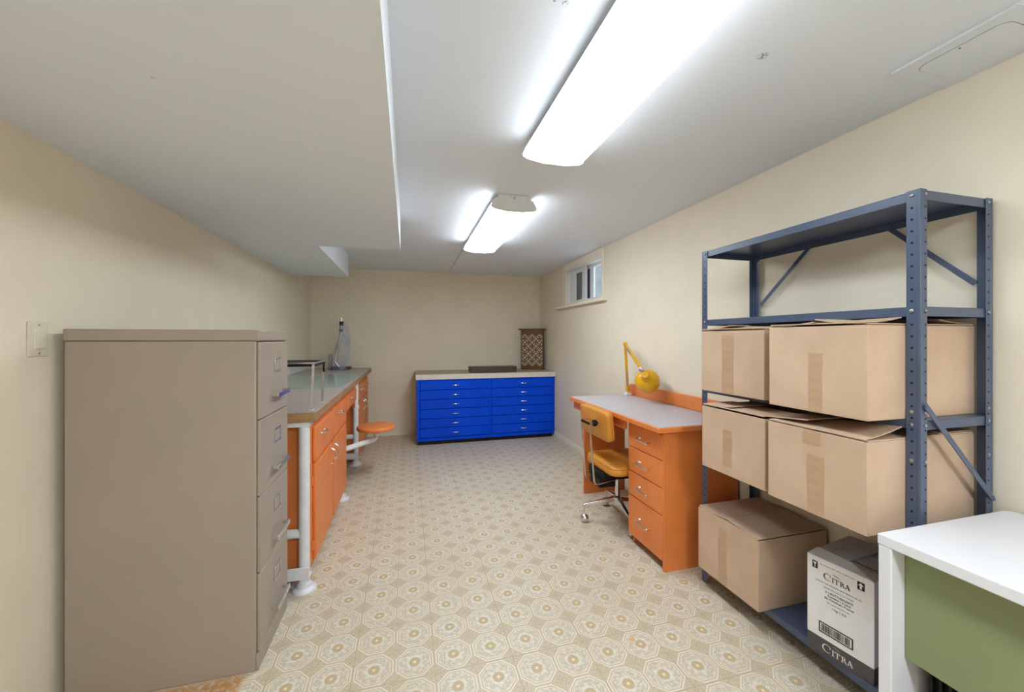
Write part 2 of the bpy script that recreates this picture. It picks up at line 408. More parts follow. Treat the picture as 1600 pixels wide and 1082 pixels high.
fixture(0.47, 1.69, 'lit white fluorescent ceiling fixture overhead, the nearer one running off the top of the photo', LIGHT_NEAR)
fixture(2.375, 3.60, 'lit white fluorescent ceiling fixture with its grey end cap showing, the farther one', LIGHT_FAR)
fixture(-1.55, -0.33, 'added fill light behind the camera, built like the fluorescent ceiling fixtures', LIGHT_FILL)  # unseen extra fixture, added to brighten the room from behind the camera
# ------------------------------------------------------------------ small fittings
t = thing('ceiling_plate', 'flat white ceiling strip between the farther light and the back wall', 'cover', (0.68, 4.4, ZC))
bx('cover_panel', (0.545, 0.82, 3.61, 5.31, ZC-0.012, ZC-0.0002), M['ceil'], t, 0.003)
t = thing('ceiling_patch', 'small square cover plate on the ceiling near the window', 'cover', (1.185, 4.03, ZC))
bx('plate', (1.13, 1.24, 3.92, 4.14, ZC-0.005, ZC-0.0002), M['ceil'], t, 0.001)
t = thing('access_panel', 'white ceiling access panel with rounded hatch above the shelving', 'panel', (1.74, 0.8, ZC))
bx('frame', (1.60, XR-0.001, 0.66, 0.95, ZC-0.006, ZC-0.0002), M['ceil'], t, 0.001)
bx('edge_bead', (1.598, 1.604, 0.664, 0.952, ZC-0.011, ZC-0.0065), M['white'], t, 0.001, label='bright white edge bead')
def rrect(x0, x1, y0, y1, r, n=6):
    p = []
    for cx, cy, a0 in ((x1-r, y1-r, 0), (x0+r, y1-r, PI/2), (x0+r, y0+r, PI), (x1-r, y0+r, 1.5*PI)):
        for k in range(n+1): p.append((cx+r*math.cos(a0+PI/2*k/n), cy+r*math.sin(a0+PI/2*k/n)))
    return p
bm = nb(); prism(bm, rrect(1.649, 1.842, 0.70, 0.913, 0.03), 'z', ZC-0.0068, ZC-0.0055); obj('gap', bm, M['steel'], t)
bm = nb(); prism(bm, rrect(1.651, 1.840, 0.702, 0.911, 0.029), 'z', ZC-0.0085, ZC-0.0060); ht = obj('hatch', bm, M['ceil'], t, 0.0006)
bm = nb(); lathe(bm, [(0.003, 0), (0.003, 0.001)], (1.661, 0.807, ZC-0.0085), (0, 0, -1), 10); obj('latch', bm, M['ink'], ht)
t = thing('light_switch', 'ivory rocker light switch on the wall left of the filing cabinet', 'switch', (XL, 1.66, 1.29))
bx('plate', (XL, XL+0.006, 1.625, 1.697, 1.232, 1.347), M['plastic'], t, 0.002)
bm = nb(); box(bm, XL+0.006, XL+0.0075, 1.644, 1.678, 1.256, 1.323); obj('surround', bm, M['trimw'], t, 0.0005)
bm = nb(); prism(bm, [(XL+0.0075, 1.258), (XL+0.0075, 1.321), (XL+0.009, 1.321), (XL+0.015, 1.264), (XL+0.0135, 1.258)], 'y', 1.646, 1.676)
obj('rocker', bm, M['plastic'], t, 0.001)
for z in (1.242, 1.337):
    bm = nb(); lathe(bm, [(0.004, 0), (0.003, 0.0015)], (XL+0.006, 1.661, z), (1, 0, 0), 10); obj('screw', bm, M['steel'], t)
t = thing('wall_outlet', 'cream wall outlet low on the right wall beyond the orange desk', 'outlet', (XR, 4.30, 0.30))
bx('plate', (XR-0.006, XR, 4.265, 4.335, 0.25, 0.365), M['plastic'], t, 0.002)
for z in (0.285, 0.33): bx('socket', (XR-0.008, XR-0.006, 4.285, 4.315, z-0.014, z+0.014), M['trimw'], t, 0.003)
bm = nb(); tube(bm, [(XR-0.006, 2.72, 0.75), (XR-0.012, 2.70, 0.62), (XR-0.012, 2.76, 0.48), (XR-0.012, 2.73, 0.30), (XR-0.02, 2.70, 0.05)], 0.003, 6)
tag(obj('power_cord', bm, M['dark']), 'dark power cord hanging on the wall behind the orange desk', 'cord')
# ------------------------------------------------------------------ filing cabinet
FX, FY0, FY1 = -0.557, 1.712, 2.09
t = thing('filing_cabinet', 'tall taupe four-drawer steel filing cabinet by the light switch', 'filing cabinet', ((FX-1.16)/2, (FY0+FY1)/2, 0))
bx('body', (-1.157, FX-0.012, FY0, FY1, 0.0, 1.282), M['taupe'], t, 0.004)
bx('top_cap', (-1.160, FX, FY0-0.002, FY1+0.002, 1.283, 1.325), M['taupe'], t, 0.004)
bx('plinth', (FX-0.012, FX-0.002, FY0+0.002, FY1-0.002, 0.0, 0.066), M['taupe'], t, 0.002)
for k, (z0, z1) in enumerate(((0.974, 1.278), (0.674, 0.970), (0.375, 0.670), (0.070, 0.371))):
    d = bx('drawer', (FX-0.012, FX, FY0+0.012, FY1-0.008, z0, z1), M['taupe'], t, 0.003)
    zh = z1-0.222; yh = 1.93
    bm = nb()
    for y in (yh-0.075, yh+0.075): bar(bm, (FX, y, zh), (FX+0.026, y, zh-0.004), 0.014, 0.006)
    prism(bm, [(FX+0.020, zh-0.010), (FX+0.030, zh-0.012), (FX+0.030, zh+0.006), (FX+0.024, zh+0.008)], 'y', yh-0.082, yh+0.082)
    obj('handle', bm, M['chrome'], d, 0.001, label='chrome bar handle')
    bm = nb(); zl = z1-0.099; y0, y1 = 1.885, 1.968
    for q in ((y0, y1, zl+0.024, zl+0.030), (y0, y1, zl-0.030, zl-0.024), (y0, y0+0.006, zl-0.024, zl+0.024), (y1-0.006, y1, zl-0.024, zl+0.024)): box(bm, FX, FX+0.005, *q)
    obj('label_holder', bm, M['chrome'], d, 0.001, label='chrome label frame')
# ------------------------------------------------------------------ workbench: worktop, cabinets, pipe frames, stool
BZ, BX0, BX1, BY0, BY1 = 0.918, XL+0.002, -0.457, 2.175, 5.36
t = thing('worktop', 'long grey laminate worktop with brown edge along the left wall', 'worktop', (-0.82, 3.7, BZ))
bx('laminate', (BX0, BX1-0.001, BY0+0.001, BY1, BZ-0.004, BZ), M['benchtop'], t, 0.001)
bm = nb(); box(bm, BX0, BX1, BY0, BY1, BZ-0.052, BZ-0.0045); obj('wood_edge', bm, M['benchedge'], t, 0.002, label='brown wooden core and edge')
bx('backsplash', (XL+0.0005, XL+0.014, BY0, BY1, BZ+0.0005, BZ+0.062), M['white'], t, 0.002)
t = tag(bx('glass_sheet', (XL+0.02, BX1-0.025, 3.21, 4.42, BZ+0.0003, BZ+0.005), M['matglass'], None, 0.001), 'pale green glass cutting sheet lying on the grey worktop', 'glass sheet')
CX, CB = -0.51, BX0+0.01      # cabinet front plane and back
DX = -0.493
def drawer(parent, y0, y1, z0, z1, hy=None, hz=None, xf=DX, name='drawer'):
    d = bx(name, (CX, xf, y0, y1, z0, z1), M['orange'], parent, 0.004)
    hy = (y0+y1)/2 if hy is None else hy; hz = (z0+z1)/2 if hz is None else hz
    obj('handle', bow((xf, hy-0.045, hz), (xf, hy+0.045, hz), (1, 0, 0), 0.026), M['chrome'], d, label='chrome bow handle')
def door(parent, y0, y1, z0, z1, hy, hz):
    d = bx('door', (CX, DX, y0, y1, z0, z1), M['orange'], parent, 0.004)
    obj('handle', bow((DX, hy, hz-0.05), (DX, hy, hz+0.05), (1, 0, 0), 0.028), M['chrome'], d, label='chrome bow handle')
t = thing('base_cabinet', 'orange base cabinet with two drawers over two doors, nearer end of the bench', 'cabinet', (-0.84, 2.87, 0.05))
bx('carcass', (CB, CX-0.0005, 2.262, 3.50, 0.052, BZ-0.053), M['orange'], t, 0.003)
drawer(t, 2.365, 2.880, 0.610, 0.800, 2.56, 0.735); drawer(t, 2.900, 3.485, 0.610, 0.800, 3.20, 0.735)
door(t, 2.375, 2.882, 0.062, 0.588, 2.845, 0.50); door(t, 2.922, 3.490, 0.062, 0.588, 2.965, 0.50)
for z in (0.12, 0.48): bx('hinge', (CX, CX+0.006, 2.352, 2.374, z, z+0.05), M['orange'], t, 0.002)
t = thing('drawer_unit', 'orange scalloped apron with one drawer over the bench kneehole', 'drawer unit', (-0.6, 3.85, 0.6))
def scallop(y0, y1, ztop, zlow, zhigh):
    p = [(y0, ztop), (y0, zlow)]
    for k in range(9):
        a = k/8; p.append((y0+0.03+0.09*a, zlow+(zhigh-zlow)*(0.5-0.5*math.cos(PI*a))))
    for k in range(9):
        a = k/8; p.append((y1-0.12+0.09*a, zhigh-(zhigh-zlow)*(0.5-0.5*math.cos(PI*a))))
    return p+[(y1, zlow), (y1, ztop)]
bm = nb(); prism(bm, scallop(3.502, 4.21, BZ-0.053, 0.60, 0.66), 'x', CX-0.018, CX); obj('apron', bm, M['orange'], t, 0.002)
bx('drawer_box', (CX-0.42, CX-0.02, 3.60, 4.12, 0.68, BZ-0.06), M['orange'], t, 0.002)
drawer(t, 3.56, 4.15, 0.69, 0.80, 3.84, 0.75)
t = thing('base_cabinet', 'orange base cabinet at the far end of the bench beside the back wall', 'cabinet', (-0.84, 4.82, 0.05))
bx('carcass', (CB, CX-0.0005, 4.315, 5.33, 0.052, BZ-0.053), M['orange'], t, 0.003)
drawer(t, 4.335, 4.815, 0.640, 0.800, 4.60, 0.735); drawer(t, 4.83, 5.315, 0.640, 0.800, 5.10, 0.735)
door(t, 4.335, 4.815, 0.062, 0.622, 4.775, 0.53); door(t, 4.83, 5.315, 0.062, 0.622, 4.87, 0.53)
def pipe_frame(y, label, tall=True):
    t = thing('pipe_frame', label, 'pipe leg frame', (-0.83, y, 0), 0, 'white pipe frames under the bench')
    r = 0.0265; top = 0.84 if tall else 0.05
    for x in (-0.515, -1.12):
        bm = nb(); tube(bm, [(x, y, 0.004), (x, y, top)], r if tall else r*0.9, 20)
        lg = obj('leg', bm, M['whitepipe'], t)
        bm = nb(); lathe(bm, [(0.058, 0.0), (0.058, 0.006), (0.050, 0.013), (0.036, 0.018), (0.033, 0.034), (0.027, 0.036)], (x, y, 0), (0, 0, 1), 28); obj('flange', bm, M['whitepipe'], lg, ang=50)
    if tall:
        bm = nb(); tube(bm, [(-0.535, y, 0.29), (-1.10, y, 0.29)], 0.023, 16); obj('cross_pipe', bm, M['whitepipe'], t)
        bm = nb(); x0, x1 = -1.14, -0.485
        box(bm, x0, x1, y-0.034, y-0.028, 0.066, 0.128); box(bm, x0, x1, y-0.028, y+0.034, 0.066, 0.072)
        obj('channel', bm, M['whitepipe'], t, 0.002)
        bm = nb(); box(bm, -1.15, -0.482, y-0.025, y+0.045, 0.84, BZ-0.0525); obj('top_plate', bm, M['whitepipe'], t, 0.002)
    return t
pipe_frame(2.212, 'white pipe leg frame at the near end of the bench beside the filing cabinet')
pf = pipe_frame(4.262, 'white pipe leg frame standing between the bench kneehole and far cabinet')
bm = nb(); lathe(bm, [(0.034, 0), (0.034, 0.03)], (-0.515, 4.262, 0.575), (0, 0, 1), 20); obj('collar', bm, M['whitepipe'], pf)
pipe_frame(3.375, 'short white pipe foot with round flange under the nearer orange cabinet', False)
t = thing('swing_stool', 'round orange seat on a white swing-out arm under the bench', 'stool', (-0.287, 3.867, 0.0))
sx, sy = -0.287, 3.867
bm = nb(); lathe(bm, [(0.0, 0.438), (0.160, 0.438), (0.168, 0.441), (0.172, 0.448), (0.172, 0.466), (0.168, 0.473), (0.158, 0.477), (0.0, 0.478)], (sx, sy, 0), (0, 0, 1), 48); obj('seat', bm, M['orange'], t, ang=50)
bm = nb(); tube(bm, [(sx, sy, 0.437), (sx, sy, 0.372), (sx-0.006, sy-0.012, 0.357), (sx-0.02, sy-0.04, 0.352), (-0.535, 3.53, 0.352)], 0.0235, 18); obj('arm', bm, M['whitepipe'], t, label='white pipe arm')
bm = nb(); tube(bm, [(-0.545, 3.53, 0.30), (-0.545, 3.53, 0.43)], 0.027, 18); box(bm, -0.575, -0.52, 3.4995, 3.53, 0.31, 0.42); obj('pivot_bracket', bm, M['whitepipe'], t)
# ------------------------------------------------------------------ on the worktop
t = thing('tray_stand', 'black tray stand on slim chrome legs on the worktop behind the filing cabinet', 'stand', (-0.73, 2.36, BZ))
x0, x1, y0, y1, zt = -1.0, -0.468, 2.222, 2.495, 1.168
bx('tray', (x0, x1, y0, y1, zt-0.022, zt-0.003), M['black'], t, 0.001)
bm = nb()
for q in ((x0, x1+0.003, y0-0.003, y0, zt-0.008, zt), (x0, x1+0.003, y1, y1+0.003, zt-0.008, zt), (x1, x1+0.003, y0, y1, zt-0.008, zt), (x0-0.003, x0, y0, y1, zt-0.008, zt)): box(bm, *q)
obj('rim', bm, M['chrome'], t, 0.0005, label='chrome rim')
for x, s in ((x1, -1), (x0, 1)):
    for y in (y0, y1-0.012):
        bm = nb(); xb = x+s*0.016
        bar(bm, (x+s*0.006, y+0.006, zt-0.01), (xb, y+0.006, BZ+0.003), 0.012, 0.003, (0, 1, 0)); bar(bm, (x+s*0.006, y, zt-0.01), (xb, y, BZ+0.003), 0.012, 0.003, (1, 0, 0))
        lg = obj('leg', bm, M['chrome'], t, label='chrome angle leg')
        bm = nb(); box(bm, xb-0.010, xb+0.010, y-0.004, y+0.014, BZ+0.0004, BZ+0.004); obj('foot', bm, M['white'], lg, 0.001)
        if y > y0+0.1:
            bm = nb(); box(bm, x+s*0.002, x+s*0.012, y-0.003, y+0.014, zt-0.07, zt-0.02); obj('bracket', bm, M['black'], lg, 0.001)
t = thing('bench_tool', 'grey bench tool draped in a cloudy plastic bag at the far end of the worktop', 'covered tool', (-0.80, 5.12, BZ))
cx, cy = -0.80, 5.12
bx('base', (cx-0.09, cx+0.125, cy-0.07, cy+0.07, BZ+0.0005, BZ+0.035), M['dark'], t, 0.006)
bm = nb(); tube(bm, [(cx-0.01, cy, BZ+0.03), (cx-0.055, cy, BZ+0.10), (cx-0.03, cy, BZ+0.23), (cx+0.015, cy, BZ+0.42), (cx+0.02, cy, BZ+0.63)], [0.012, 0.012, 0.012, 0.014, 0.012], 10); obj('arm', bm, M['chrome'], t)
bm = nb(); box(bm, cx-0.002, cx+0.042, cy-0.02, cy+0.02, BZ+0.535, BZ+0.585); obj('clamp', bm, M['black'], t, 0.004)
bx('tightening_knob', (cx+0.0, cx+0.03, cy-0.016, cy+0.016, BZ+0.46, BZ+0.49), M['black'], t, 0.004)
bx('counterweight', (cx-0.125, cx-0.085, cy-0.03, cy+0.03, BZ+0.0005, BZ+0.19), M['greyink'], t, 0.01)
bm = nb(); rnd = random.Random(4); rings = []
for h, rx, ry, ox in ((0.0, 0.13, 0.09, -0.01), (0.06, 0.125, 0.085, 0.0), (0.14, 0.115, 0.075, 0.0), (0.22, 0.095, 0.065, 0.025), (0.32, 0.075, 0.055, 0.045), (0.42, 0.065, 0.05, 0.05), (0.50, 0.055, 0.045, 0.05), (0.56, 0.032, 0.03, 0.04), (0.59, 0.015, 0.015, 0.03)):
    rings.append([bm.verts.new((cx+ox+rx*math.cos(a)*(1+rnd.uniform(-0.14, 0.14)), cy+ry*math.sin(a)*(1+rnd.uniform(-0.14, 0.14)), BZ+0.002+h)) for a in (2*PI*k/22 for k in range(22))])
for q, w in zip(rings, rings[1:]):
    for k in range(22): bm.faces.new((q[k], q[(k+1) % 22], w[(k+1) % 22], w[k]))
bm.faces.new(rings[-1])
o = obj('plastic_bag', bm, M['bag'], t, ang=180, label='cloudy plastic bag'); sb = o.modifiers.new('subsurf', 'SUBSURF'); sb.levels = 1; sb.render_levels = 1
# ------------------------------------------------------------------ blue flat-file cabinet
PX0, PX1, PY0, PY1, PZ = 0.106, 1.875, 4.825, 5.42, 0.86
t = thing('flat_file_cabinet', 'low cobalt blue twelve-drawer plan cabinet with white-edged top against the back wall', 'cabinet', (1.0, 5.1, 0))
bx('carcass', (PX0+0.022, PX1-0.022, PY0+0.006, PY1, 0.052, PZ-0.068), M['blue'], t, 0.002)
for x0 in (PX0, PX1-0.02): bx('side_panel', (x0, x0+0.02, PY0+0.012, PY1, 0.03, PZ-0.068), M['brownwood'], t, 0.002, label='brown plywood side')
bm = nb()
for q in ((PX0, PX0+0.036, 0.045, PZ-0.066), (PX1-0.024, PX1, 0.045, PZ-0.066), (0.998, 1.023, 0.086, PZ-0.08), (PX0+0.036, PX1-0.024, 0.045, 0.082), (PX0+0.036, PX1-0.024, PZ-0.08, PZ-0.066)): box(bm, q[0], q[1], PY0-0.004, PY0+0.006, q[2], q[3])
obj('face_frame', bm, M['blue'], t, 0.001)
bx('plinth', (PX0+0.01, PX1-0.03, PY0+0.012, PY1, 0.0, 0.05), M['black'], t, 0.002, label='black scuffed plinth')
bx('counter', (PX0-0.014, XR-0.002, PY0-0.018, PY1+0.01, PZ-0.066, PZ-0.003), M['whiteedge'], t, 0.003, label='white edged top slab')
bx('counter_laminate', (PX0-0.013, XR-0.003, PY0-0.014, PY1+0.009, PZ-0.0029, PZ), M['topwood'], t, 0.001, label='tan laminate')
for x0, x1, hx in ((0.146, 0.996, 0.571), (1.026, 1.848, 1.450)):
    for k in range(6):
        z1 = PZ-0.082-k*0.1158; z0 = z1-0.110
        d = bx('drawer', (x0, x1, PY0-0.014, PY0+0.004, z0, z1), M['blue'], t, 0.005, seg=3)
        zc = z1-0.056; bm = nb()
        pts = [(hx-0.046+0.0092*k, ) for k in range(11)]
        P = [(hx-0.046+0.0092*i, PY0-0.014-0.016*math.sin(PI*i/10)**0.6, zc) for i in range(11)]
        tube(bm, P, [0.003+0.004*math.sin(PI*i/10) for i in range(11)], 8); obj('handle', bm, M['chrome'], d, label='small chrome pull')
t = thing('wooden_case', 'long low dark brown box lying on the blue cabinet top', 'box', (1.065, 4.95, PZ))
bx('body', (0.768, 1.366, 4.852, 5.05, PZ, PZ+0.058), M['dark'], t, 0.002)
bx('lid', (0.764, 1.370, 4.848, 5.054, PZ+0.0585, PZ+0.074), M['dark'], t, 0.003)
# lattice-fronted wooden box, turned in the corner
t = thing('lattice_box', 'brown wooden box with interlaced circle lattice front on the blue cabinet', 'box', (1.545, 5.262, PZ), -math.radians(26))
Wd, Hd, Dd = 0.315, 0.56, 0.085
bm = nb()
for q in ((0, Wd, 0.0, 0.012, 0, 0.055), (0, Wd, 0.0, 0.012, Hd-0.065, Hd), (0, 0.012, 0.0, Dd, 0, Hd), (Wd-0.012, Wd, 0, Dd, 0, Hd), (0.012, Wd-0.012, 0.012, Dd, 0, 0.012), (0.012, Wd-0.012, 0.012, Dd, Hd-0.012, Hd), (0.012, Wd-0.012, Dd-0.006, Dd, 0.012, Hd-0.012)): box(bm, *q)
obj('frame', bm, M['lattice'], t, 0.001, world=False)
bm = nb(); box(bm, -0.038, Wd+0.03, -0.014, Dd+0.0, Hd, Hd+0.016); obj('top_board', bm, M['lattice'], t, 0.003, world=False)
bm = nb(); box(bm, 0.0122, Wd-0.0122, 0.010, 0.013, 0.05, Hd-0.06); obj('backing', bm, M['screen'], t, world=False, label='pale backing panel')
bm = nb(); d = 0.0745; R_ = d*0.7071; h = d*0.7071; xc = Wd/2
def ring(bm, cx, cz, r, w, y0, y1, n=28):
    L_ = []
    for rr in (r-w/2, r+w/2):
        for yy in (y0, y1): L_.append([bm.verts.new((cx+rr*math.cos(2*PI*k/n), yy, cz+rr*math.sin(2*PI*k/n))) for k in range(n)])
    for a_, b_ in ((0, 1), (1, 3), (3, 2), (2, 0)):
        for k in range(n): bm.faces.new((L_[a_][k], L_[a_][(k+1) % n], L_[b_][(k+1) % n], L_[b_][k]))
for i in range(-8, 9):
    for j in range(-8, 12):
        if (i+j) % 2: continue
        px_, pz_ = xc+i*h, 0.275+j*h
        if -0.06 < px_ < Wd+0.06 and 0.0 < pz_ < Hd+0.02: ring(bm, px_, pz_, R_, 0.0105, 0.002, 0.0095)
for co, no in (((0.011, 0, 0), (-1, 0, 0)), ((Wd-0.011, 0, 0), (1, 0, 0)), ((0, 0, 0.052), (0, 0, -1)), ((0, 0, Hd-0.062), (0, 0, 1))):
    bmesh.ops.bisect_plane(bm, geom=bm.verts[:]+bm.edges[:]+bm.faces[:], plane_co=co, plane_no=no, clear_outer=True)
obj('lattice', bm, M['lattice'], t, world=False)
# ------------------------------------------------------------------ orange desk
DZ = 0.81; y0, y1 = 1.815, 3.01
t = thing('desk', 'orange wooden desk with lavender grey top and four-drawer pedestal', 'desk', (1.6, 2.4, 0))
bx('top', (1.305, XR-0.004, y0, y1, DZ-0.032, DZ-0.002), M['orange'], t, 0.004)
bx('laminate', (1.313, XR-0.03, y0+0.006, y1-0.006, DZ-0.0019, DZ), M['desktop'], t, 0.0005, label='lavender grey laminate surface')
bx('backsplash', (XR-0.030, XR-0.006, y0, y1-0.02, DZ+0.0003, DZ+0.092), M['orange'], t, 0.003)
bx('apron', (1.335, 1.355, 2.205, y1-0.02, 0.715, DZ-0.0325), M['orange'], t, 0.002)
bx('end_panel', (1.420, 1.80, 2.968, 2.988, 0.0, DZ-0.0325), M['orange'], t, 0.002)
bm = nb(); box(bm, 1.380, XR-0.02, 1.8665, 2.20, 0.056, DZ-0.0325); box(bm, 1.366, XR-0.02, 1.85, 1.866, 0.0, DZ-0.0325); box(bm, 1.395, XR-0.02, 2.184, 2.20, 0, 0.0555)
obj('pedestal', bm, M['orange'], t, 0.001)
for z0, z1 in ((0.614, 0.757), (0.461, 0.609), (0.308, 0.456), (0.056, 0.303)):
    d = bx('drawer', (1.362, 1.3795, 1.8665, 2.204, z0, z1), M['orange'], t, 0.003)
    zh = z0+(z1-z0)*(0.53 if z1 < 0.31 else 0.5); yh = 2.03; bm = nb()
    tube(bm, [(1.362, yh+0.052, zh+0.004), (1.338, yh+0.052, zh+0.004), (1.333, yh+0.046, zh-0.003), (1.333, yh-0.05, zh-0.006), (1.337, yh-0.056, zh-0.005), (1.362, yh-0.056, zh-0.003)], 0.005, 8)
    lathe(bm, [(0.012, 0), (0.010, 0.006)], (1.362, yh+0.052, zh+0.004), (-1, 0, 0), 12)
    obj('handle', bm, M['chrome'], d, label='chrome bent pull')
# ------------------------------------------------------------------ desk lamp
t = thing('desk_lamp', 'yellow spring-arm desk lamp clamped at the desk back corner', 'lamp', (1.80, 2.93, DZ))
bm = nb(); box(bm, 1.775, 1.825, 2.905, 2.955, DZ+0.0003, DZ+0.02); lathe(bm, [(0.014, 0), (0.012, 0.032)], (1.80, 2.93, DZ+0.018), (0, 0, 1), 12); obj('clamp', bm, M['white'], t, 0.003, label='white clamp base')
e0, e1, e2 = Vector((1.80, 2.925, 0.86)), Vector((1.78, 2.929, 1.245)), Vector((1.662, 2.508, 1.064))
bm = nb()
for o_ in (-0.009, 0.009): bar(bm, e0+Vector((0, o_, 0)), e1+Vector((0, o_, 0)), 0.011, 0.008, (1, 0, 0))
lathe(bm, [(0.016, -0.012), (0.016, 0.035)], e0, (0, 0, 1), 12); obj('lower_arm', bm, M['yellow'], t)
bm = nb(); perp = (e2-e1).cross(Vector((1, 0, 0))).normalized()
for o_ in (-0.011, 0.011): bar(bm, e1+perp*o_, e2+perp*o_, 0.011, 0.008, (1, 0, 0))
lathe(bm, [(0.018, -0.012), (0.018, 0.012)], e1, (1, 0, 0), 14); obj('upper_arm', bm, M['yellow'], t)
bm = nb(); pts = []
for k in range(80): a = k/79; pts.append(e0.lerp(e1, 0.08+0.34*a)+Vector((0.004*math.cos(k*1.3)-0.014, -0.022+0.004*math.sin(k*1.3), 0)))
tube(bm, pts, 0.0022, 5)
pts = []
for k in range(60): a = k/59; pts.append(e1.lerp(e2, 0.1+0.3*a)+perp*(-0.002+0.004*math.cos(k*1.3))+Vector((-0.012+0.004*math.sin(k*1.3), 0, 0)))
tube(bm, pts, 0.0022, 5); obj('spring', bm, M['steel'], t)
sc, ax = Vector((1.715, 2.53, 0.990)), Vector((0.70, 0.74, -0.50)).normalized()
bm = nb(); prof = [(0.0, -0.052), (0.030, -0.052), (0.034, -0.048), (0.034, -0.036), (0.052, -0.028), (0.072, -0.012), (0.085, 0.012), (0.090, 0.040), (0.088, 0.062), (0.084, 0.062), (0.086, 0.040), (0.081, 0.014), (0.068, -0.008), (0.048, -0.024), (0.0, -0.030)]
lathe(bm, prof, sc, ax, 40); obj('lamp_shade', bm, M['yellow'], t, ang=60)
nk = sc-ax*0.052
bm = nb(); lathe(bm, [(0.0, -0.040), (0.024, -0.040), (0.027, -0.034), (0.027, 0.002)], nk, ax, 24); obj('socket_collar', bm, M['yellow'], t, ang=60)
bm = nb(); lathe(bm, [(0.018, -0.014), (0.018, 0.014)], e2, (-0.8, -0.5, 0.2), 16); lathe(bm, [(0.008, 0.014), (0.011, 0.03), (0.0, 0.034)], e2, (-0.8, -0.5, 0.2), 12); tube(bm, [e2, nk-ax*0.03], 0.008, 8); obj('pivot_knob', bm, M['chrome'], t, label='chrome pivot knob')
bm = nb(); lathe(bm, [(0.0, 0.048), (0.02, 0.045), (0.03, 0.025), (0.028, 0.0), (0.015, -0.02), (0.013, -0.028)], sc, ax, 20); obj('bulb', bm, M['deskwhite'], t, ang=60)
# ------------------------------------------------------------------ typist chair
t = thing('office_chair', 'mustard vinyl typist chair on chrome casters at the orange desk', 'chair', (1.445, 2.48, 0))
def cushion(bm, x0, x1, y0, y1, z0, z1, r, puff, n=10):
    """rounded-rectangle pad with crowned top and a seam line"""
    o = rrect(x0, x1, y0, y1, r, 6); cx, cy = (x0+x1)/2, (y0+y1)/2; rings = []
    h = z1-z0
    for s, z in ((0.90, z0), (0.98, z0+h*0.08), (1.0, z0+h*0.3), (1.0, z0+h*0.62), (0.985, z0+h*0.66), (0.995, z0+h*0.72), (0.97, z0+h*0.86), (0.90, z0+h*0.97), (0.70, z1+puff*0.5), (0.40, z1+puff*0.9)):
        rings.append([bm.verts.new((cx+(p[0]-cx)*s, cy+(p[1]-cy)*s, z)) for p in o])
    m = len(o)
    for a_, b_ in zip(rings, rings[1:]):
        for k in range(m): bm.faces.new((a_[k], a_[(k+1) % m], b_[(k+1) % m], b_[k]))
    c = bm.verts.new((cx, cy, z1+puff)); d_ = bm.verts.new((cx, cy, z0))
    for k in range(m): bm.faces.new((rings[-1][k], rings[-1][(k+1) % m], c)); bm.faces.new((rings[0][(k+1) % m], rings[0][k], d_))
bm = nb(); cushion(bm, 1.268, 1.68, 2.235, 2.65, 0.392, 0.462, 0.07, 0.010); obj('seat', bm, M['vinyl'], t, ang=60)
bm = nb(); cushion(bm, -0.098, 0.098, -0.205, 0.205, -0.028, 0.028, 0.035, 0.012)
# stand the pad upright: its local x becomes up, its top faces the desk
mt = Matrix.Translation(Vector((1.255, 2.43, 0.722))) @ Matrix.Rotation(-0.10, 4, 'Y') @ Matrix(((0, 0, 1, 0), (0, 1, 0, 0), (-1, 0, 0, 0), (0, 0, 0, 1)))
bmesh.ops.transform(bm, matrix=mt, verts=bm.verts); obj('backrest', bm, M['vinyl'], t, ang=60)
for y in (2.335, 2.46):
    bm = nb(); pts = [(1.225, y, 0.735), (1.165, y, 0.737), (1.155, y, 0.728), (1.158, y, 0.70), (1.195, y+0.012, 0.345), (1.205, y+0.013, 0.325), (1.23, y+0.012, 0.325), (1.36, y+0.012, 0.345)]
    for a_, b_ in zip(pts, pts[1:]): bar(bm, a_, b_, 0.016, 0.005, (0, 1, 0))
    obj('back_strap', bm, M['chrome'], t, label='flat chrome back support')
bm = nb(); lathe(bm, [(0.022, -0.012), (0.022, 0.004), (0.012, 0.016)], (1.195, 2.335, 0.735), (1, 0, 0), 16); bar(bm, (1.155, 2.335, 0.731), (1.155, 2.46, 0.731), 0.016, 0.005, (0, 0, 1)); obj('tilt_knob', bm, M['black'], t)
bm = nb(); box(bm, 1.26, 1.60, 2.34, 2.56, 0.345, 0.391); box(bm, 1.24, 1.36, 2.36, 2.50, 0.29, 0.345); box(bm, 1.36, 1.52, 2.42, 2.54, 0.31, 0.345)
for k in range(9): tube(bm, [(1.262+0.011*k, 2.345, 0.335), (1.262+0.011*k, 2.555, 0.335)], 0.006, 6)
obj('mechanism', bm, M['black'], t, 0.006, label='black tilt mechanism')
bm = nb(); tube(bm, [(1.445, 2.48, 0.12), (1.445, 2.48, 0.312)], 0.018, 16); lathe(bm, [(0.03, 0), (0.03, 0.05), (0.02, 0.06)], (1.445, 2.48, 0.115), (0, 0, 1), 18); obj('column', bm, M['chrome'], t, label='chrome column')
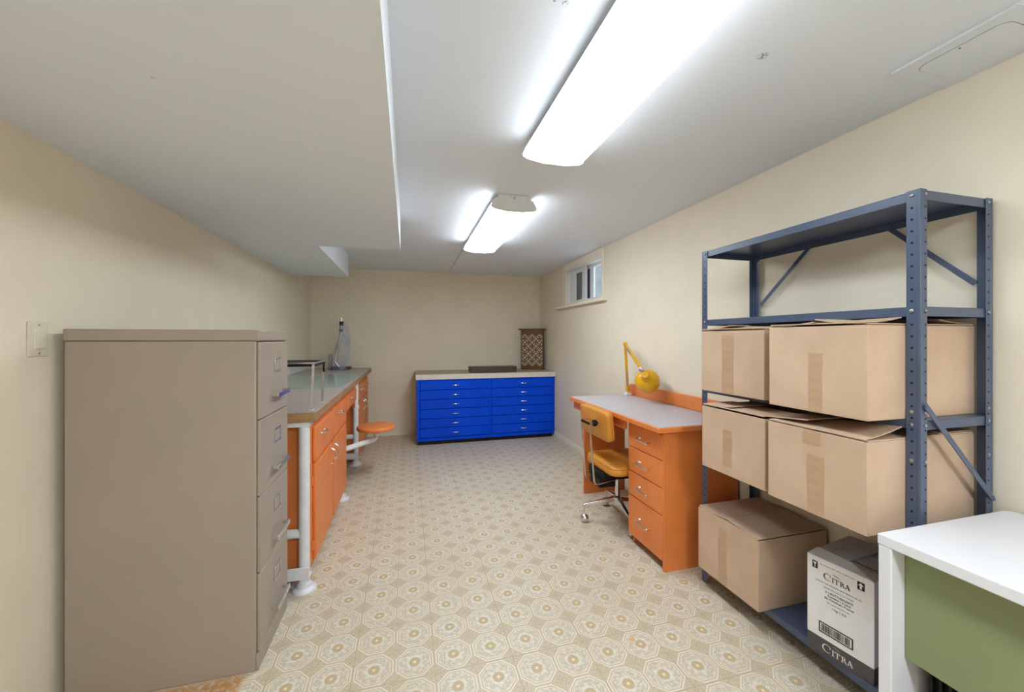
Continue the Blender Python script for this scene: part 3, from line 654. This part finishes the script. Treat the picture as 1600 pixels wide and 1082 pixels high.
for k in range(4):
    a_ = math.radians(170+90*k); dv = Vector((math.cos(a_), math.sin(a_), 0)); sv = Vector((-dv.y, dv.x, 0)); c0 = Vector((1.445, 2.48, 0))
    bm = nb(); p0, p1 = c0+dv*0.02+Vector((0, 0, 0.155)), c0+dv*0.252+Vector((0, 0, 0.118))
    v = []
    for p, w, hh in ((p0, 0.018, 0.03), (p1, 0.010, 0.010)): v.append([bm.verts.new(p+sv*w*i+Vector((0, 0, hh*j/2))) for i, j in ((-1, -1), (1, -1), (0.8, 1), (-0.8, 1))])
    bm.faces.new(v[0]); bm.faces.new(v[1])
    for i in range(4): bm.faces.new((v[0][i], v[0][(i+1) % 4], v[1][(i+1) % 4], v[1][i]))
    lg = obj('base_leg', bm, M['chrome'], t, 0.002, label='chrome base leg')
    bm = nb(); pc = c0+dv*0.242; off = sv*0.018
    tube(bm, [pc+Vector((0, 0, 0.118)), pc+Vector((0, 0, 0.062))], 0.006, 8)
    lathe(bm, [(0.0, -0.029)]+[(0.029*math.sin(PI*i/12), -0.029*math.cos(PI*i/12)) for i in range(1, 12)]+[(0.0, 0.029)], pc+off*0.6+Vector((0, 0, 0.0295)), sv, 20)
    lathe(bm, [(0.031, -0.004), (0.031, 0.004)], pc+off*0.6+Vector((0, 0, 0.0315)), sv, 20)
    obj('caster', bm, M['chrome'], lg, ang=50, label='chrome ball caster')
# ------------------------------------------------------------------ steel shelving
HX0, HX1, HY0, HY1, HZ = 1.523, 1.866, 0.828, 1.745, 1.755
t = thing('shelving_unit', 'slate blue slotted steel shelving unit loaded with cardboard boxes', 'shelf', (1.69, 1.29, 0))
aw = 0.036; th = 0.0025
for ix, (xa, sx_) in enumerate(((HX0, 1), (HX1, -1))):
    for (ya, sy_) in ((HY0, 1), (HY1, -1)):
        bm = nb()
        def bxs(a_, b_, c_, d_, e_, f_): box(bm, min(a_, b_), max(a_, b_), min(c_, d_), max(c_, d_), e_, f_)
        bxs(xa, xa+sx_*th, ya, ya+sy_*aw, 0, HZ); bxs(xa+sx_*th, xa+sx_*aw*0.85, ya, ya+sy_*th, 0, HZ)
        # rounded outer corner bead, as on slotted angle
        bxs(xa-sx_*0.001, xa+sx_*0.008, ya-sy_*0.001, ya+sy_*0.008, 0, HZ)
        p = obj('post', bm, M['slate'], t, 0.0015)
        bm = nb(); nh = 24
        for k in range(nh):
            z = HZ-0.055-k*0.0365*2
            if z < 0.05: break
            for zz in (z, z-0.0365):
                lathe(bm, [(0.0035, 0), (0.0035, 0.0006)], (xa-sx_*0.0002, ya+sy_*0.021, zz), (-sx_, 0, 0), 8)
                lathe(bm, [(0.0030, 0), (0.0030, 0.0006)], (xa+sx_*0.021, ya-sy_*0.0002, zz), (0, -sy_, 0), 8)
        obj('slot_row', bm, M['gap'], p)
        bm = nb()
        for z in (HZ-0.016, 1.378, 1.062, 1.022, 0.910, 0.668, 0.092):
            lathe(bm, [(0.0058, 0), (0.0056, 0.002), (0.003, 0.0035), (0, 0.004)], (xa-sx_*0.0006, ya+sy_*0.021, z), (-sx_, 0, 0), 12)
            lathe(bm, [(0.0052, 0), (0.005, 0.002), (0.003, 0.0035), (0, 0.004)], (xa+sx_*0.021, ya-sy_*0.0006, z), (0, -sy_, 0), 12)
        obj('bolts', bm, M['steel'], p, label='zinc bolt heads')
for z in (HZ-0.002, 1.391, 1.036, 0.682, 0.105):
    bm = nb(); lp = 0.03
    a0, a1, b0, b1 = HX0+0.004, HX1-0.004, HY0+0.004, HY1-0.004
    box(bm, a0, a1, b0, b1, z-0.002, z); 
    box(bm, a0, a0+0.002, b0, b1, z-lp, z-0.002); box(bm, a1-0.002, a1, b0, b1, z-lp, z-0.002)
    box(bm, a0+0.002, a1-0.002, b0, b0+0.002, z-lp, z-0.002); box(bm, a0+0.002, a1-0.002, b1-0.002, b1, z-lp, z-0.002)
    obj('shelf_board', bm, M['slate'], t, 0.0008)
xb = HX1-0.006
for p0, p1 in (((xb, 1.695, 1.475), (xb, 1.425, 1.735)), ((xb, 0.865, 1.478), (xb, 1.115, 1.738)), ((xb, 1.695, 0.76), (xb, 1.40, 1.03))):
    bm = nb(); bar(bm, p0, p1, 0.018, 0.003, (0, 1, 1) if p0[1] > 1.5 else (0, -1, 1)); obj('brace', bm, M['slate'], t, 0.0008)
bm = nb(); bar(bm, (1.535, HY0-0.006, 1.085), (1.855, HY0-0.006, 0.765), 0.018, 0.003, (1, 0, 1))
for p in ((1.535, HY0-0.007, 1.085), (1.855, HY0-0.007, 0.765)): lathe(bm, [(0.006, 0), (0.004, 0.004)], p, (0, -1, 0), 10)
obj('brace', bm, M['slate'], t, 0.0008)
# ------------------------------------------------------------------ cardboard boxes
def carton(label, x0, x1, y0, y1, z0, h, flaps, tape=None, mat_='card', cat='box', rot=0.0, name='cardboard_box', group='brown cardboard boxes on the steel shelves'):
    """open carton: four walls and a bottom, with four hinged flaps; flaps = angle up from flat (deg) for front(-x), back(+x), near(-y), far(+y)"""
    W_, D_ = x1-x0, y1-y0
    t = thing(name, label, cat, (x0, y0, z0), rot, group); m = M[mat_]; T = 0.004
    bm = nb()
    box(bm, 0, W_, 0, D_, 0, T); box(bm, 0, T, 0, D_, T, h); box(bm, W_-T, W_, 0, D_, T, h); box(bm, T, W_-T, 0, T, T, h); box(bm, T, W_-T, D_-T, D_, T, h)
    obj('body', bm, m, t, 0.0012, world=False)
    L_ = min(W_, D_)/2
    for side, ang, ln, dz in flaps:
        zz = h+0.001+dz; bm = nb(); e = 0.006; steps = 4
        q, hd = {'front': ([(0, e), (0, D_-e)], (1, 0)), 'back': ([(W_, e), (W_, D_-e)], (-1, 0)), 'near': ([(e, 0), (W_-e, 0)], (0, 1)), 'far': ([(e, D_), (W_-e, D_)], (0, -1))}[side]
        rows = []
        for k in range(steps+1):
            row = []
            for i, g in enumerate(ang if isinstance(ang, tuple) else (ang, ang)):
                a = math.radians(g); s = k/steps*ln
                row.append(Vector((q[i][0]+hd[0]*math.cos(a)*s, q[i][1]+hd[1]*math.cos(a)*s, zz+math.sin(a)*s-(0.004*math.sin(PI*k/steps) if 0.03 < a < 1.5 else 0))))
            rows.append(row)
        up = Vector((0, 0, 1))
        top = [[bm.verts.new(v+up*0.0035) for v in r] for r in rows]; bot = [[bm.verts.new(v) for v in r] for r in rows]
        for k in range(steps):
            bm.faces.new((top[k][0], top[k][1], top[k+1][1], top[k+1][0])); bm.faces.new((bot[k][0], bot[k+1][0], bot[k+1][1], bot[k][1]))
            for i in (0, 1): bm.faces.new((top[k][i], top[k+1][i], bot[k+1][i], bot[k][i]))
        for k in (0, steps): bm.faces.new((top[k][0], top[k][1], bot[k][1], bot[k][0]))
        obj('flap', bm, m, t, world=False, ang=30)
    for (ya, yb, za, zb) in (tape or []):
        bm = nb(); n = 6; rnd = random.Random(int(ya*1000)); 
        lo = [(ya+rnd.uniform(-.002, .002), za+(zb-za)*k/n) for k in range(n+1)]; hi = [(yb+rnd.uniform(-.002, .002), za+(zb-za)*k/n) for k in range(n, -1, -1)]
        prism(bm, lo+hi, 'x', -0.0008, -0.0001); obj('tape', bm, M['cardtape'], t, world=False, label='glossy brown packing tape')
    return t
carton('large cardboard box on the second shelf beside the near post, topmost right', 1.362, 1.862, 0.868, 1.203, 1.0365, 0.297,
       [('near', 7, 0.165, 0.001), ('far', 4, 0.165, 0.001), ('back', 4, 0.165, 0.006), ('front', (6, 2), 0.160, 0.006)], [(0.135, 0.182, 0.0, 0.205)])
carton('cardboard box with torn tape on the second shelf, upper left above the orange desk end', 1.418, 1.856, 1.276, 1.628, 1.0365, 0.291,
       [('near', 1, 0.17, 0.001), ('far', 7, 0.17, 0.001), ('front', (2, 10), 0.105, 0.006), ('back', 4, 0.17, 0.006)], [(0.155, 0.222, 0.0, 0.27)])
carton('large cardboard box in the middle tier beside the near shelf post', 1.360, 1.860, 0.868, 1.206, 0.6825, 0.289,
       [('near', -2, 0.165, 0.0), ('far', 0, 0.165, 0.0), ('back', 0, 0.165, 0.0036), ('front', (11, 0.5), 0.165, 0.0038)], [(0.128, 0.185, 0.0, 0.205), (0.140, 0.20, 0.24, 0.289)])
carton('cardboard box in the middle tier, left one above the floor-level box', 1.374, 1.846, 1.232, 1.574, 0.6825, 0.287,
       [('far', 5, 0.17, 0.002), ('front', 1, 0.17, 0.007), ('back', 3, 0.17, 0.010), ('near', 174, 0.165, 0.0105)], [(0.165, 0.215, 0.04, 0.20)])
carton('cardboard box on the bottom shelf beside the white printed carton', 1.465, 1.855, 1.346, 1.706, 0.1055, 0.308,
       [('front', 0, 0.19, 0.0), ('back', 0, 0.19, 0.0), ('near', 3, 0.185, 0.004), ('far', 2, 0.168, 0.005)], [(0.175, 0.225, 0.0, 0.27)])
# white printed wine carton
ca = math.atan2(1.535-1.501, -(0.958-1.159))    # small turn of the carton
WW, WD, WH = 0.206, 0.30, 0.352
t = thing('wine_carton', 'white printed carton with dark base band on the bottom shelf by the white desk', 'carton', (1.535, 0.958, 0.1055), 0.0)
t.rotation_euler = (0, 0, ca)
# local frame: y along the front face (0 = near edge), x into the shelf
bm = nb(); T = 0.004
box(bm, 0, WD, 0, WW, 0.056, 0.060); 
for q in ((0, T, 0, WW), (WD-T, WD, 0, WW), (T, WD-T, 0, T), (T, WD-T, WW-T, WW)): box(bm, *q, 0.058, WH)
obj('body', bm, M['cartonw'], t, 0.0012, world=False)
bm = nb(); box(bm, 0, WD, 0, WW, 0, 0.0578); obj('base_band', bm, M['cartonk'], t, 0.0012, world=False, label='charcoal printed band')
def slab(name, p, th_, m, lab=None):
    bm = nb(); a_ = [bm.verts.new(Vector(v)) for v in p]; b_ = [bm.verts.new(Vector(v)+Vector((0, 0, th_))) for v in p]; n = len(p)
    bm.faces.new(a_); bm.faces.new(b_)
    for i in range(n): bm.faces.new((a_[i], a_[(i+1) % n], b_[(i+1) % n], b_[i]))
    return obj(name, bm, m, t, world=False, label=lab)
M['cartong'] = mat('grey_printed_carton', (204, 198, 198), 0.6, var=0.05)
slab('flap', [(0.001, WW, WH), (0.001, 0.004, WH), (0.060, 0.090, WH+0.006), (0.060, WW-0.006, WH+0.012)], 0.003, M['cartonw'])
slab('flap', [(0.004, 0.0, WH-0.002), (WD, 0.0, WH-0.002), (WD-0.01, 0.108, WH+0.002), (0.02, 0.110, WH+0.002)], 0.003, M['cartong'], 'grey printed flap')
slab('flap', [(0.061, WW, WH+0.001), (WD, WW, WH+0.001), (WD-0.02, 0.075, WH+0.012), (0.064, 0.100, WH+0.008)], 0.003, M['cartong'], 'grey printed flap')
slab('flap', [(WD, 0.01, WH-0.001), (WD, WW-0.01, WH-0.001), (WD-0.13, WW-0.012, WH+0.003), (WD-0.13, 0.012, WH+0.003)], 0.003, M['cartong'])
# lettering: outlines drawn on the front face; (s, z) with s measured from the far (left) edge towards the near (right) edge
def face(name, polys, m, off=0.0006, lab=None):
    bm = nb()
    for pl in polys:
        prism(bm, [(WW-s_, z_) for s_, z_ in pl], 'x', -off-0.0003, -off+0.0003)
    return obj(name, bm, m, t, world=False, label=lab)
def rect(a_, b_, c_, d_): return [(a_, c_), (b_, c_), (b_, d_), (a_, d_)]
def citra(s0, z0, h):
    P = []; n = 14
    def q(pts): P.append([(s0+u*h, z0+v*h) for u, v in pts])
    def arcstrip(c, ro, ri, a0, a1, n=14):
        for k in range(n):
            t0, t1 = math.radians(a0+(a1-a0)*k/n), math.radians(a0+(a1-a0)*(k+1)/n)
            q([(c[0]+ro[0]*math.cos(t0), c[1]+ro[1]*math.sin(t0)), (c[0]+ro[0]*math.cos(t1), c[1]+ro[1]*math.sin(t1)), (c[0]+0.05*0+ri[0]*math.cos(t1)+ri[2], c[1]+ri[1]*math.sin(t1)), (c[0]+ri[0]*math.cos(t0)+ri[2], c[1]+ri[1]*math.sin(t0))])
    arcstrip((0.62, 0.62), (0.66, 0.64), (0.53, 0.57, 0.05), 42, 318, 18); q(rect(1.05, 1.13, 0.72, 1.10))
    def stem(u): q(rect(u-0.07, u+0.07, 0, 0.9)); q(rect(u-0.17, u+0.17, 0, 0.06)); 
    stem(1.50); q(rect(1.33, 1.67, 0.84, 0.9))
    stem(2.12); q(rect(1.75, 2.49, 0.82, 0.9)); q(rect(1.75, 1.81, 0.66, 0.82)); q(rect(2.43, 2.49, 0.66, 0.82))
    stem(2.80); q(rect(2.63, 2.80, 0.84, 0.9)); arcstrip((2.87, 0.66), (0.34, 0.24), (0.20, 0.17, 0.0), -90, 90, 10); q([(2.98, 0.45), (3.13, 0.45), (3.42, 0.0), (3.24, 0.0)])
    q([(3.74, 0.9), (3.80, 0.9), (3.56, 0.0), (3.49, 0.0)]); q([(3.70, 0.9), (3.86, 0.9), (4.18, 0.0), (4.00, 0.0)]); q(rect(3.60, 4.02, 0.26, 0.33)); q(rect(3.42, 3.64, 0, 0.05)); q(rect(3.93, 4.26, 0, 0.05))
    return P
def swoosh(s0, z0, w):
    P = []
    for dx, dz in ((0, 0), (0.30, -0.10), (0.62, -0.16)):
        a_ = []; b_ = []
        for k in range(7):
            u = k/6; a_.append((s0+w*(dx+0.75*u), z0+w*(dz+0.24*math.sin(PI*u*0.9)))); b_.append((s0+w*(dx+0.75*u), z0+w*(dz+0.24*math.sin(PI*u*0.9)-0.10*math.sin(PI*u)-0.01)))
        for k in range(6): P.append([a_[k], a_[k+1], b_[k+1], b_[k]])
    return P
face('printed_title', citra(0.056, 0.284, 0.0195), M['ink'], lab='black CITRA lettering')
face('printed_emblem', swoosh(0.082, 0.310, 0.020), M['greyink'])
face('printed_title', citra(0.052, 0.014, 0.0225), M['cartonw'], lab='white CITRA lettering')
face('printed_emblem', swoosh(0.082, 0.044, 0.022), M['goldink'])
icon = [rect(0.018, 0.036, 0.310, 0.337)]; face('printed_icon', icon, M['ink'])
face('printed_icon', [[(0.021, 0.333), (0.033, 0.333), (0.030, 0.325), (0.0285, 0.3235), (0.0285, 0.314), (0.0255, 0.314), (0.0255, 0.3235), (0.024, 0.325)]], M['cartonw'], 0.0012)
face('printed_icon', [rect(0.159, 0.180, 0.306, 0.334)], M['ink'])
face('printed_icon', [[(0.1695, 0.331), (0.1775, 0.321), (0.1725, 0.321), (0.1725, 0.310), (0.1665, 0.310), (0.1665, 0.321), (0.1615, 0.321)]], M['cartonw'], 0.0012)
rnd = random.Random(11)
def squiggle(s0, s1, z, h):
    P = []; s_ = s0
    while s_ < s1:
        w = rnd.uniform(0.0015, 0.0035); P.append(rect(s_, min(s_+w, s1), z+rnd.uniform(0, h*0.2), z+h*rnd.uniform(0.7, 1))); s_ += w+rnd.choice((0.0012, 0.0012, 0.003))
    return P
face('fine_print', squiggle(0.045, 0.150, 0.332, 0.0035)+squiggle(0.030, 0.172, 0.266, 0.0045)+squiggle(0.055, 0.148, 0.251, 0.004)+squiggle(0.066, 0.138, 0.199, 0.004), M['greyink'])
P = [rect(0.040, 0.147, 0.078, 0.082), rect(0.040, 0.147, 0.114, 0.118), rect(0.040, 0.044, 0.082, 0.114), rect(0.143, 0.147, 0.082, 0.114)]
s_ = 0.049
while s_ < 0.138:
    w = rnd.choice((0.0011, 0.0011, 0.002, 0.003)); P.append(rect(s_, s_+w, 0.085, 0.111)); s_ += w+rnd.choice((0.0012, 0.0018, 0.0026))
face('barcode', P, M['ink'])
def text(txt, s, z, size, m, flat=False, center=True):
    cu = bpy.data.curves.new('lettering', 'FONT'); cu.body = txt; cu.size = size; cu.extrude = 0.0003
    cu.align_x = 'CENTER' if center else 'LEFT'
    o = bpy.data.objects.new('lettering_source', cu); COL.objects.link(o)
    bpy.context.view_layer.update()
    me = bpy.data.meshes.new_from_object(o.evaluated_get(bpy.context.evaluated_depsgraph_get()))
    bpy.data.objects.remove(o); bpy.data.curves.remove(cu)
    bm = nb(); bm.from_mesh(me); bpy.data.meshes.remove(me)
    if flat: mt = Matrix.Translation(Vector((s, z[0], z[1]))) @ Matrix.Rotation(-PI/2, 4, 'Z')
    else: mt = Matrix.Translation(Vector((-0.0008, WW-s, z))) @ Matrix(((0, 0, -1, 0), (-1, 0, 0, 0), (0, 1, 0, 0), (0, 0, 0, 1)))
    bmesh.ops.transform(bm, matrix=mt, verts=bm.verts)
    return obj('printed_text', bm, m, t, world=False)
text('PRODUCT', 0.075, (0.050, WH+0.0058), 0.019, M['ink'], True)
text('6 1-BOTTLES/UNITS', 0.104, 0.236, 0.0098, M['ink']); text('Contains 1.5 Litre', 0.104, 0.2245, 0.0098, M['ink']); text('Six Containers 9 Litres', 0.104, 0.213, 0.0098, M['ink']); text('1 Kg. 1 A 5', 0.104, 0.183, 0.0098, M['ink'])
# ------------------------------------------------------------------ white desk and black cabinet beneath
KX0, KX1, KY1, KZ = 1.285, 1.868, 0.795, 0.74
t = thing('writing_desk', 'white desk with olive green front panel in the near right corner', 'desk', (1.57, 0.2, 0))
bm = nb(); prism(bm, [(KX0, -0.55), (KX1, -0.55), (KX1, KY1-0.03), (KX1-0.008, KY1-0.008), (KX1-0.03, KY1), (KX0, KY1)], 'z', KZ-0.029, KZ); obj('top', bm, M['deskwhite'], t, 0.002)
for ya, yb in ((0.762, 0.793), (-0.548, -0.517)): bx('side_panel', (KX0+0.001, KX1-0.01, ya, yb, 0.0, KZ-0.0295), M['deskwhite'], t, 0.002)
bx('front_panel', (1.337, 1.355, -0.516, 0.7615, 0.402, KZ-0.0295), M['green'], t, 0.001, label='olive green front panel')
t = thing('steel_cabinet', 'black steel cabinet tucked under the white desk behind the green panel', 'cabinet', (1.6, 0.4, 0))
bx('body', (1.40, 1.84, 0.05, 0.735, 0.0, 0.62), M['black'], t, 0.004)
for y in (0.735, 0.715, 0.695): bx('rib', (1.385, 1.399, y-0.007, y, 0.02, 0.60), M['black'], t, 0.002)
